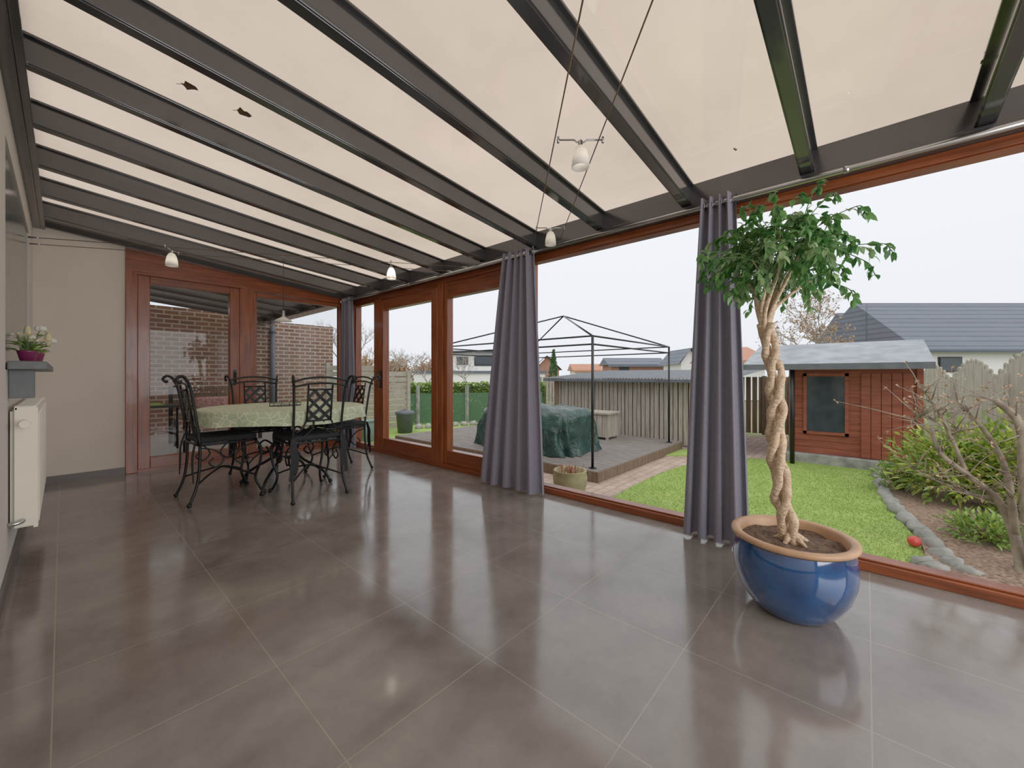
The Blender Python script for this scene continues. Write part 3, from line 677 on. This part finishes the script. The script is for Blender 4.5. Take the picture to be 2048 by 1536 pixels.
for k in range(5): bx.box(6.27,6.29,3.36+k*.104,3.455+k*.104,ZD+.04,ZD+.44)
bx.box(6.29,6.7,3.36,3.88,ZD+.04,ZD+.44); obj('body',bx,m_grey_wood,cb,.004)
obj('lid',MB().box(6.24,6.73,3.33,3.90,ZD+.44,ZD+.475),m_grey_wood,cb,.004)
for y in (3.38,3.86): 
    for x in (6.30,6.68): obj('leg',MB().box(x-.02,x+.02,y-.02,y+.02,ZD,ZD+.04),m_grey_wood,cb)
c=G(1140,992); op=empty('garden_pot',c,'beige stoneware pot with dried reddish stems outside the big window','flower pot')
obj('pot',MB().lathe([(0,0),(.11,0),(.14,.03),(.17,.12),(.178,.20),(.165,.25),(.172,.265),(.168,.275),(.15,.27),(.14,.23),(0,.225)],32,c),m_stonebeige,op)
dr=MB()
for k in range(60): a=random.uniform(0,6.28); r_=random.uniform(0,.13); dr.tube([c+Vector((r_*math.cos(a),r_*math.sin(a),.22)),c+Vector((r_*1.15*math.cos(a)+random.gauss(0,.012),r_*1.15*math.sin(a)+random.gauss(0,.012),random.uniform(.27,.33)))],.003,4)
obj('dried_stems',dr,M('dried_red',srgb(170,100,78),srgb(130,76,60),.9),op)

sd=empty('slat_shed',(7.5,3.2,ZG),'low open shed with vertical wooden slats and corrugated metal roof','shed')
sl=MB(); y=5.05; k=0
while y>1.75:
    w=random.uniform(.055,.075); sl.box(7.2+.012*(k%2),7.225+.012*(k%2),y-w,y,ZG+.03,.96+random.uniform(-.01,.01)); y-=w+.018; k+=1
obj('slat_wall',sl,m_grey_wood,sd)
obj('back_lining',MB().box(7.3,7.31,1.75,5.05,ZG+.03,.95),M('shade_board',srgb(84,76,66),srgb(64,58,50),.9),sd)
for y in (1.70,5.08): obj('post',MB().box(7.17,7.27,y-.05,y+.05,ZG,.98),m_brown_wood,sd,.004)
rf=MB(); n=60; vs=[]
for i in range(n*2+1):
    y=1.62+(5.3-1.62)*i/(2*n); z=.02*(i%2)
    vs+=[(7.02,y,.985+z),(9.9,y,1.17+z)]
rf.add(vs,[(2*i,2*i+1,2*i+3,2*i+2) for i in range(2*n)]); rf.box(7.0,7.03,1.62,5.3,.93,.985)
obj('roof',rf,m_corr,sd)
def fence(name,p0,p1,h0,h1,mat,label,vertical=True,cat_='fence',bw=.11,npost=2,scal=None,group=None):
    p0=Vector(p0);p1=Vector(p1); r=empty(name,(p0+p1)/2,label,cat_,group); L=(p1-p0).length; d=(p1-p0)/L; mb=MB(); nrm=Vector((-d.y,d.x,0))
    if vertical:
        n=int(L/bw)
        for k in range(n):
            t=(k+.5)/n; h=h0+(h1-h0)*t
            if scal: q=(t*scal)%1; h=h-.30+.30*math.sin(math.pi*q)
            a=p0+d*(t*L); mb.beam(a+Vector((0,0,.03)),a+Vector((0,0,h)),bw*.80,.02,nrm)
            if scal: mb.tube([a+Vector((0,0,h))-nrm*.01,a+Vector((0,0,h))+nrm*.01],bw*.40,8)
    else:
        z=.05; 
        while z<h0-.05:
            mb.beam(p0+Vector((0,0,z+bw/2))+nrm*.006*(int(z/bw)%2),p1+Vector((0,0,z+bw/2))+nrm*.006*(int(z/bw)%2),.02,bw*.88); z+=bw
    obj('boards',mb,mat,r)
    for k in range(npost):
        hh=h0+(h1-h0)*k/(npost-1)+.02-(.28 if scal else 0)
        a=p0+(p1-p0)*k/(npost-1)+(F*.05 if scal else Vector((0,0,0))); obj('post',MB().beam(a,a+Vector((0,0,hh)),.08,.08,(0,1,0)),mat,r)
    return r
fence('board_fence',P(1478,8.6),P(1582,8.2),1.22,1.22,m_brown_wood,'brown board fence between the slat shed and the red cabin',npost=3)
fence('board_fence',P(655,8.9),P(757,9.1),1.52,1.52,m_grey_woodH,'pale grey horizontal board fence panel beside the brick wall',vertical=False,bw=.13)
fence('board_fence',P(762,9.0),P(816,9.3),1.34,1.34,m_grey_woodH,'lower pale grey board fence panel behind the round dark bin',vertical=False,bw=.13)
fence('scalloped_fence',P(1832,8.2),P(2180,4.9),1.40,1.62,m_pale_wood,'weathered picket fence with scalloped arched tops behind the planting bed',bw=.10,npost=4,scal=3.4)
fence('board_fence',P(1078,14.0),P(1125,13.6),1.2,1.2,m_grey_wood,'short grey board fence behind the covered table, below the conifer',npost=2)
hg=empty('hedge',P(890,10.4),'green ivy hedge behind green netting at the garden boundary','hedge')
mb=MB(); a0=P(806,10.2); a1=P(1090,11.4)
for k in range(6500):
    t=random.random(); q=a0+(a1-a0)*t+F*random.uniform(0,.35); z=random.choice([random.uniform(.72,1.05),random.uniform(0,1.02)]); mb.leaf(q+Vector((0,0,z)),(random.gauss(0,1),random.gauss(0,1),.6),.07,.05)
obj('foliage',mb,m_hedge,hg)
core=MB(); core.beam(a0+F*.2+Vector((0,0,.48)),a1+F*.2+Vector((0,0,.48)),.25,.92); obj('inner_growth',core,M('hedge_core',srgb(66,88,46),srgb(54,74,38),.9),hg)
nf=empty('net_fence',P(880,10.0),'green shade net fence with concrete posts before the hedge','fence')
n0=P(812,9.9); n1=P(1085,11.1); obj('netting',MB().add([n0,n1,n1+Vector((0,0,.80)),n0+Vector((0,0,.80))],[(0,1,2,3)]),m_net,nf)
for u_ in (.08,.42,.76): q=n0+(n1-n0)*u_-F*.03; obj('post',MB().beam(q,q+Vector((0,0,1.0)),.07,.07,(0,1,0)),m_stone,nf)
for k in range(7):
    q=P(838+k*18,9.25+k*.11); tag(obj('edging_stone',MB().ball(q+Vector((0,0,.05)),(.105,.08,.08),9,6,k,k*2.1,.3),m_stone),'grey stone in the row below the green net fence','stone','stones below the net fence')
c=G(810,867); rb_=empty('dustbin',c,'round dark grey dustbin with lid before the board fence','bin')
obj('body',MB().lathe([(0,0),(.15,0),(.19,.42),(.2,.43)],28,c),m_bin,rb_); obj('lid',MB().lathe([(.205,.42),(.21,.45),(.19,.475),(.10,.50),(.03,.505),(.03,.53),(0,.53)],28,c),m_bin,rb_)
c=G(738,884); b2=empty('storage_crate',c,'pale green plastic crate seen through the narrow corner pane','crate')
mb=MB().slab(.30,.24,0,.38,.03,.01); mb.v=[v+c for v in mb.v]; obj('body',mb,m_binG,b2)
mb=MB().slab(.33,.27,.38,.42,.03,.008); mb.v=[v+c for v in mb.v]; obj('lid',mb,m_binG,b2)

# red garden cabin
cab=empty('garden_cabin',(8,.15,ZG),'red stained wooden garden cabin with grey shingle roof','garden cabin')
cx0,cx1,cy0,cy1=7.1,9.0,-.50,.82
obj('plinth',MB().box(cx0-.12,cx1,cy0-.12,cy1+.12,ZG,ZG+.14),m_stone,cab,.01)
wm=MB(); z=ZG+.14
while z<1.2: wm.box(cx0,cx1,cy0,cy1,z+.006,min(z+.09,1.22)); wm.box(cx0+.012,cx1-.012,cy0+.012,cy1-.012,z,z+.09); z+=.09
for y in (cy0,cy1): wm.box(cx0-.03,cx0+.03,y-.03,y+.03,ZG+.14,1.2)
obj('log_wall',wm,m_red,cab)
wf=obj('window_frame',MB().box(cx0-.03,cx0,.18,.68,.22,.26).box(cx0-.03,cx0,.18,.68,1.04,1.08).box(cx0-.03,cx0,.18,.22,.22,1.08).box(cx0-.03,cx0,.64,.68,.22,1.08),m_red,cab)
obj('pane',MB().box(cx0-.012,cx0-.004,.22,.64,.26,1.04),m_dglass,wf)
dm=MB()
for k in range(5): dm.box(cx0-.025,cx0,-.44+k*.1,-.346+k*.1,ZG+.15,1.08)
obj('door',dm,m_red,cab,.003)
rf=MB(); ye0,ye1=-.60,1.38; zr=1.56; xr=8.05
for (xa,za,xb,zb) in ((6.72,1.20,xr,zr),(9.35,1.20,xr,zr)):
    rf.add([(xa,ye0,za),(xa,ye1,za),(xb,ye1,zb),(xb,ye0,zb),(xa,ye0,za-.05),(xa,ye1,za-.05),(xb,ye1,zb-.05),(xb,ye0,zb-.05)],[(0,1,2,3),(4,7,6,5),(0,4,5,1),(1,5,6,2),(0,3,7,4)])
obj('roof',rf,m_shingle,cab)
obj('gable',MB().add([(cx0,cy0,1.2),(cx1,cy0,1.2),(xr,cy0,zr-.08)],[(0,1,2)]),m_red,cab)
obj('gable',MB().add([(cx0,cy1,1.2),(cx1,cy1,1.2),(xr,cy1,zr-.08)],[(0,2,1)]),m_red,cab)
obj('fascia',MB().box(6.70,6.72,ye0,ye1,1.13,1.21),M('slate_fascia',srgb(96,100,104),srgb(80,84,88),.6),cab)
obj('porch_post',MB().tube([(6.80,.78,ZG),(6.80,.78,1.16)],.03,10),m_black,cab)

bb=empty('pruned_bush',G(2040,1150),'bare pruned bush with thick forked grey branches in the right corner','bush'); mb=MB()
def limb(pts,r0,r1):
    c=cat([Pv(*p) for p in pts],5); mb.tube(c,[r0+(r1-r0)*i/(len(c)-1) for i in range(len(c))],8); return c
bs=[limb([(2046,1160,2.45),(2030,1075,2.55),(1995,1000,2.65),(1935,950,2.75),(1880,905,2.8),(1862,850,2.9)],.030,.010),
 limb([(2080,1180,2.4),(2062,1060,2.45),(2050,960,2.5),(2040,850,2.55),(1990,800,2.6)],.045,.016),
 limb([(2030,1075,2.55),(2020,980,2.6),(2000,910,2.7),(1960,850,2.75),(1915,800,2.8)],.022,.009),
 limb([(1935,950,2.75),(1900,870,2.8),(1870,810,2.85),(1835,770,2.9)],.014,.005),
 limb([(1995,1000,2.65),(1930,985,2.8),(1870,960,2.9),(1820,935,3.0)],.012,.004),
 limb([(1960,850,2.75),(1910,860,2.8),(1850,835,2.85),(1815,845,2.9)],.009,.003),
 limb([(2050,960,2.5),(2085,880,2.5),(2100,800,2.6)],.03,.012)]
rn=random.Random(5); bl=MB()
for c in bs:
    for _ in range(28):
        i=rn.randint(4,len(c)-1); e=c[i]+Vector((rn.gauss(0,.13),rn.gauss(0,.13),rn.uniform(-.06,.22))); e.x=max(e.x,3.05)
        mb.tube([c[i],(c[i]+e)/2+Vector((0,0,rn.uniform(-.02,.03))),e],[.005,.003,.0015],5)
        for _ in range(2): bl.leaf(e,(rn.gauss(0,1),rn.gauss(0,1),rn.gauss(0,1)),.028,.014)
obj('branch',mb,m_bbark,bb); obj('foliage',bl,m_rust,bb)
def shrub(name,c,rad,n,ll,lw,mat,label,cone=False,group=None,stems=True,cat_='shrub',barkm=None):
    r=empty(name,c,label,cat_,group); mb=MB(); st=MB()
    for k in range(n):
        th=random.uniform(0,6.283); cz=random.uniform(-.9,1); rr=math.sqrt(1-cz*cz)
        q=Vector((rr*math.cos(th),rr*math.sin(th),cz))*random.uniform(.45,1.05)*(1+.5*noise.noise(Vector((math.cos(th)*2.5,math.sin(th)*2.5,cz*2.5))))
        if cone: h_=random.random(); q=Vector((math.cos(th)*(1-h_)*random.uniform(.5,1),math.sin(th)*(1-h_)*random.uniform(.5,1),h_*2-1))
        p=Vector(c)+Vector((q.x*rad[0],q.y*rad[1],rad[2]+q.z*rad[2])); p.z=max(p.z,c[2]+.02)
        mb.leaf(p,(q.x+random.gauss(0,.5),q.y+random.gauss(0,.5),q.z+.5+random.gauss(0,.3)),ll*random.uniform(.7,1.2),lw)
    obj('foliage',mb,mat,r)
    if stems:
        for k in range(14 if not cone else 1):
            a=k*.5; w=.5 if not cone else 0; st.tube([c,Vector(c)+Vector((rad[0]*w*math.cos(a),rad[1]*w*math.sin(a),rad[2]*1.3))],[.014,.005],5)
        obj('stem',st,barkm or m_stem,r)
shrub('garden_shrub',P(1915,3.85),(.42,.42,.37),2600,.085,.026,m_pier,'bushy green pieris shrub in the planting bed behind the bare branches')
shrub('garden_shrub',P(2055,3.5),(.34,.34,.42),2000,.08,.026,m_pier,'taller green shrub at the right edge behind the bare branches')
shrub('garden_shrub',P(1800,4.25),(.2,.2,.17),520,.06,.02,m_hedge,'small low green shrub beside the stone edging')
shrub('garden_shrub',P(1975,2.95),(.26,.22,.10),800,.055,.02,m_hedge,'low ground cover plant before the pieris shrub')
shrub('conifer_tree',P(1107,16.5),(.42,.42,1.12),1500,.12,.06,m_con,'dark green cone shaped conifer behind the covered table',cone=True,cat_='tree')

def bare(u,d,vtop,label,spread=.5,depth=5,seed=1,leaf=None,mat=None,group='bare trees on the horizon'):
    rn=random.Random(seed); c=P(u,d,ZG); hgt=H+(HZ-vtop)/FX*d-ZG; r=empty('bare_tree',c,label,'tree',group); mb=MB(); lf=MB()
    def rec(p,dr,l,rad,dep):
        e=p+dr*l; mb.tube([p,e],[rad,rad*.7],4)
        if leaf and dep<=1:
            for _ in range(2): lf.leaf(e,(rn.gauss(0,1),rn.gauss(0,1),rn.gauss(0,1)),.09,.05)
        if dep==0: return
        for k in range(3):
            nd=(dr+Vector((rn.gauss(0,spread),rn.gauss(0,spread),rn.gauss(.12,spread*.5)))).normalized(); rec(e,nd,l*rn.uniform(.62,.85),rad*.62,dep-1)
    rec(c,Vector((0,0,1)),hgt*.30,hgt*.018,depth)
    top=max(v.z for v in mb.v)-c.z; k=hgt/top
    for v in mb.v+lf.v: v.x=c.x+(v.x-c.x)*k; v.y=c.y+(v.y-c.y)*k; v.z=c.z+(v.z-c.z)*k
    obj('branch',mb,mat or m_fbark,r)
    if leaf: obj('foliage',lf,leaf,r)
bare(1668,15,585,'bare tree with rusty leaves rising behind the red cabin roof',.6,6,3,m_rust)
bare(735,24,688,'bare far tree seen through the narrow corner pane',.5,5,4)
bare(785,22,700,'bare far tree at the left inside the sliding door pane',.5,5,5)
bare(822,26,694,'bare far tree in the middle of the sliding door pane',.5,5,6)
bare(856,22,702,'bare far tree at the right inside the sliding door pane',.5,5,8)
bare(935,18,700,'bare small tree before the white modern house',.5,5,9)
bare(690,20,640,'bare far tree above the brick wall end beside the far curtain',.45,6,10)
bare(1030,20,720,'bare small tree right of the white modern house',.5,5,12)
for k,(u,d,w) in enumerate(((730,33,1.0),(795,36,1.1),(852,41,1.2))):
    shrub('far_bush',P(u,d),(w,w,1.25),900,.35,.2,m_rust,'brownish far bush below the bare trees, '+['left one','middle one','right one'][k],group='far bushes on the horizon',stems=False)

# ---------------------------------------------------------------- houses
def zz(v,d): return H+(HZ-v)/FX*d-ZG
def house(name,u0,u1,d,ve,vr,wm_,rm,label,ridge='x',dp=6,wins=(),flat=False,ov=.3,cat_='house'):
    uc=(u0+u1)/2; r=empty(name,P(uc,d),label,cat_,rz=RZ); w=(u1-u0)/FX*d/2; he=zz(ve,d)
    obj('wall',MB().box(-w,w,0,dp,0,he),wm_,r)
    if flat: obj('roof',MB().box(-w-ov,w+ov,-ov,dp,he,he+.18),rm,r)
    elif ridge=='x':
        hr=zz(vr,d+dp/2); a=-w-ov; b=w+ov
        obj('roof',MB().add([(a,-ov,he),(b,-ov,he),(b,dp/2,hr),(a,dp/2,hr),(b,dp+ov,he),(a,dp+ov,he)],[(0,1,2,3),(3,2,4,5),(0,3,5),(1,4,2)]).box(a,b,-ov-.05,-ov,he-.15,he+.03),rm,r)
    else:
        hr=zz(vr,d); a=-ov; b=dp+ov
        obj('roof',MB().add([(-w-ov,a,he-.1),(w+ov,a,he-.1),(0,a,hr),(-w-ov,b,he-.1),(w+ov,b,he-.1),(0,b,hr)],[(0,2,5,3),(1,4,5,2)]),rm,r)
        obj('gable',MB().add([(-w,0,he),(w,0,he),(0,0,hr-.1)],[(0,1,2)]),wm_,r)
    for (ua,ub,va,vb) in wins:
        xa=(ua-uc)/FX*d; xb=(ub-uc)/FX*d; f=obj('window',MB().box(xa-.06,xb+.06,-.05,0,zz(vb,d)-.06,zz(va,d)+.06),m_black,r)
        obj('pane',MB().box(xa,xb,-.07,-.05,zz(vb,d),zz(va,d)),m_dglass,f)
    return r
house('house',905,992,31,706,0,m_render,m_slate,'white modern flat roofed house far behind the sliding door',flat=True,wins=((915,935,715,728),(950,985,712,730)))
house('house',828,1090,27,747,0,m_render,m_slate,'long low white building in front of the modern house',flat=True,dp=2,ov=.1,wins=((1000,1060,754,765),))
house('house',1746,1836,30,702,626,m_render,m_slate,'dark roofed house wing left of the large white house','x',dp=6)
house('house',1838,2300,20,700,606,m_render,m_slate,'large white house with dark tiled roof at the right','x',dp=7,wins=((1878,1920,716,742),(2030,2047,712,740)))
house('house',1222,1328,33,730,716,m_rbrick,m_slate,'low red brick house above the slat shed roof','x',dp=3,wins=((1240,1256,733,740),))
house('house',1466,1530,20,722,694,m_render,m_orange,'small house with orange tiled roof behind the board fence','x',dp=4)
house('house',1362,1398,26,725,696,m_render,m_slate,'narrow white gable house beside the ficus curtain','y',dp=3)
house('house',1070,1118,38,738,711,m_rbrick,m_slate,'distant brown gable house left of the conifer','y',dp=4)
house('house',1150,1235,45,741,728,m_render,m_orange,'distant pale low house left of the red brick one','x',dp=4)
house('house',1700,1752,21,716,690,m_rbrick,m_orange,'small brick house with orange roof behind the cabin roof','x',dp=3)

# ---------------------------------------------------------------- covered terrace beyond the gable wall
struct('wall_outer_back',MB().box(-.45,4.45,9.9,10.1,ZG,2.25).box(-.45,3.05,9.9,10.1,2.25,2.36),m_brick)
struct('wall_outer_left',MB().box(-.45,X0,5.98,9.9,ZG,2.5),m_brick2)
tag(obj('downpipe',MB().tube([(3.08,9.82,-.06),(3.08,9.82,2.15)],.05,14).tube([(3.08,9.82,2.0),(3.08,9.82,2.04)],.06,14).tube([(3.08,9.82,.8),(3.08,9.82,.84)],.06,14),M('grey_pipe',srgb(92,98,108),srgb(80,86,96),.5)),'grey downpipe against the outside brick wall','downpipe')
gb=empty('garden_bench',(1.75,8.3,-.06),'dark garden bench with red patterned cushion on the covered terrace','bench')
mb=MB()
for k in range(5): mb.box(1.15,2.35,8.05+k*.09,8.12+k*.09,.36,.385)
obj('seat',mb,m_brown_wood,gb)
mb=MB()
for k in range(4): mb.box(1.15,2.35,8.52,8.54,.48+k*.1,.55+k*.1)
obj('backrest',mb,m_brown_wood,gb)
for x in (1.17,2.33):
    for y in (8.07,8.5): obj('leg',MB().box(x-.025,x+.025,y-.025,y+.025,-.06,.36 if y<8.3 else .88),m_iron,gb)
cu=tag(obj('cushion',MB().slab(.52,.12,0,.30,.05,.03,1.72,8.42),m_redcl),'red and white patterned cushion on the terrace bench','cushion')
cu.location.z=.386
gt=empty('patio_table',(.75,7.6,-.06),'small dark patio table with a green runner outside the mahogany door','table')
obj('tabletop',MB().box(.35,1.2,7.3,7.9,.60,.63),m_iron,gt,.004)
obj('runner',MB().box(.6,.95,7.29,7.91,.632,.642),m_hedge,gt)
for x in (.39,1.16):
    for y in (7.34,7.86): obj('leg',MB().tube([(x,y,-.06),(x,y,.6)],.015,8),m_iron,gt)

# ---------------------------------------------------------------- camera, light
cam=bpy.data.cameras.new('camera'); co=bpy.data.objects.new('camera',cam); C.objects.link(co); sc.camera=co
co.location=(0,0,H); co.rotation_euler=(math.pi/2,0,YAW-math.pi/2)
cam.sensor_width=36; cam.lens=FX/2048*36; cam.shift_y=-17/2048; cam.clip_start=.02; cam.clip_end=300
w=bpy.data.worlds.new('overcast'); sc.world=w; w.use_nodes=True; nt=w.node_tree; nt.nodes.clear(); L=nt.links.new
o=N(nt,'OutputWorld'); bg=N(nt,'Background'); tc=N(nt,'TexCoord'); sp=N(nt,'SeparateXYZ'); L(tc.outputs['Generated'],sp.inputs[0])
cr=N(nt,'ValToRGB'); e=cr.color_ramp.elements; e[0].position=0; e[0].color=(.80,.84,.90,1); e[1].position=1; e[1].color=(1.0,1.0,1.0,1); L(sp.outputs[2],cr.inputs[0])
L(cr.outputs[0],bg.inputs[0]); bg.inputs[1].default_value=1.0; L(bg.outputs[0],o.inputs[0])
sl_=bpy.data.lights.new('sun','SUN'); sl_.energy=.8; sl_.angle=math.radians(50); sl_.color=(1,.97,.93); so=bpy.data.objects.new('sun',sl_); C.objects.link(so); so.rotation_euler=(math.radians(25),math.radians(-18),0)
al=bpy.data.lights.new('room_fill','AREA'); al.shape='RECTANGLE'; al.size=2.6; al.size_y=1.9; al.energy=62; al.color=(.98,.99,1)  # added fill light behind the camera to brighten the interior, no real fixture
ao=bpy.data.objects.new('room_fill',al); C.objects.link(ao); ao.location=(1.4,-2.2,1.3); ao.rotation_euler=(math.radians(90),0,0)
sc.view_settings.view_transform='Standard'; sc.view_settings.look='None'; sc.view_settings.gamma=1.24
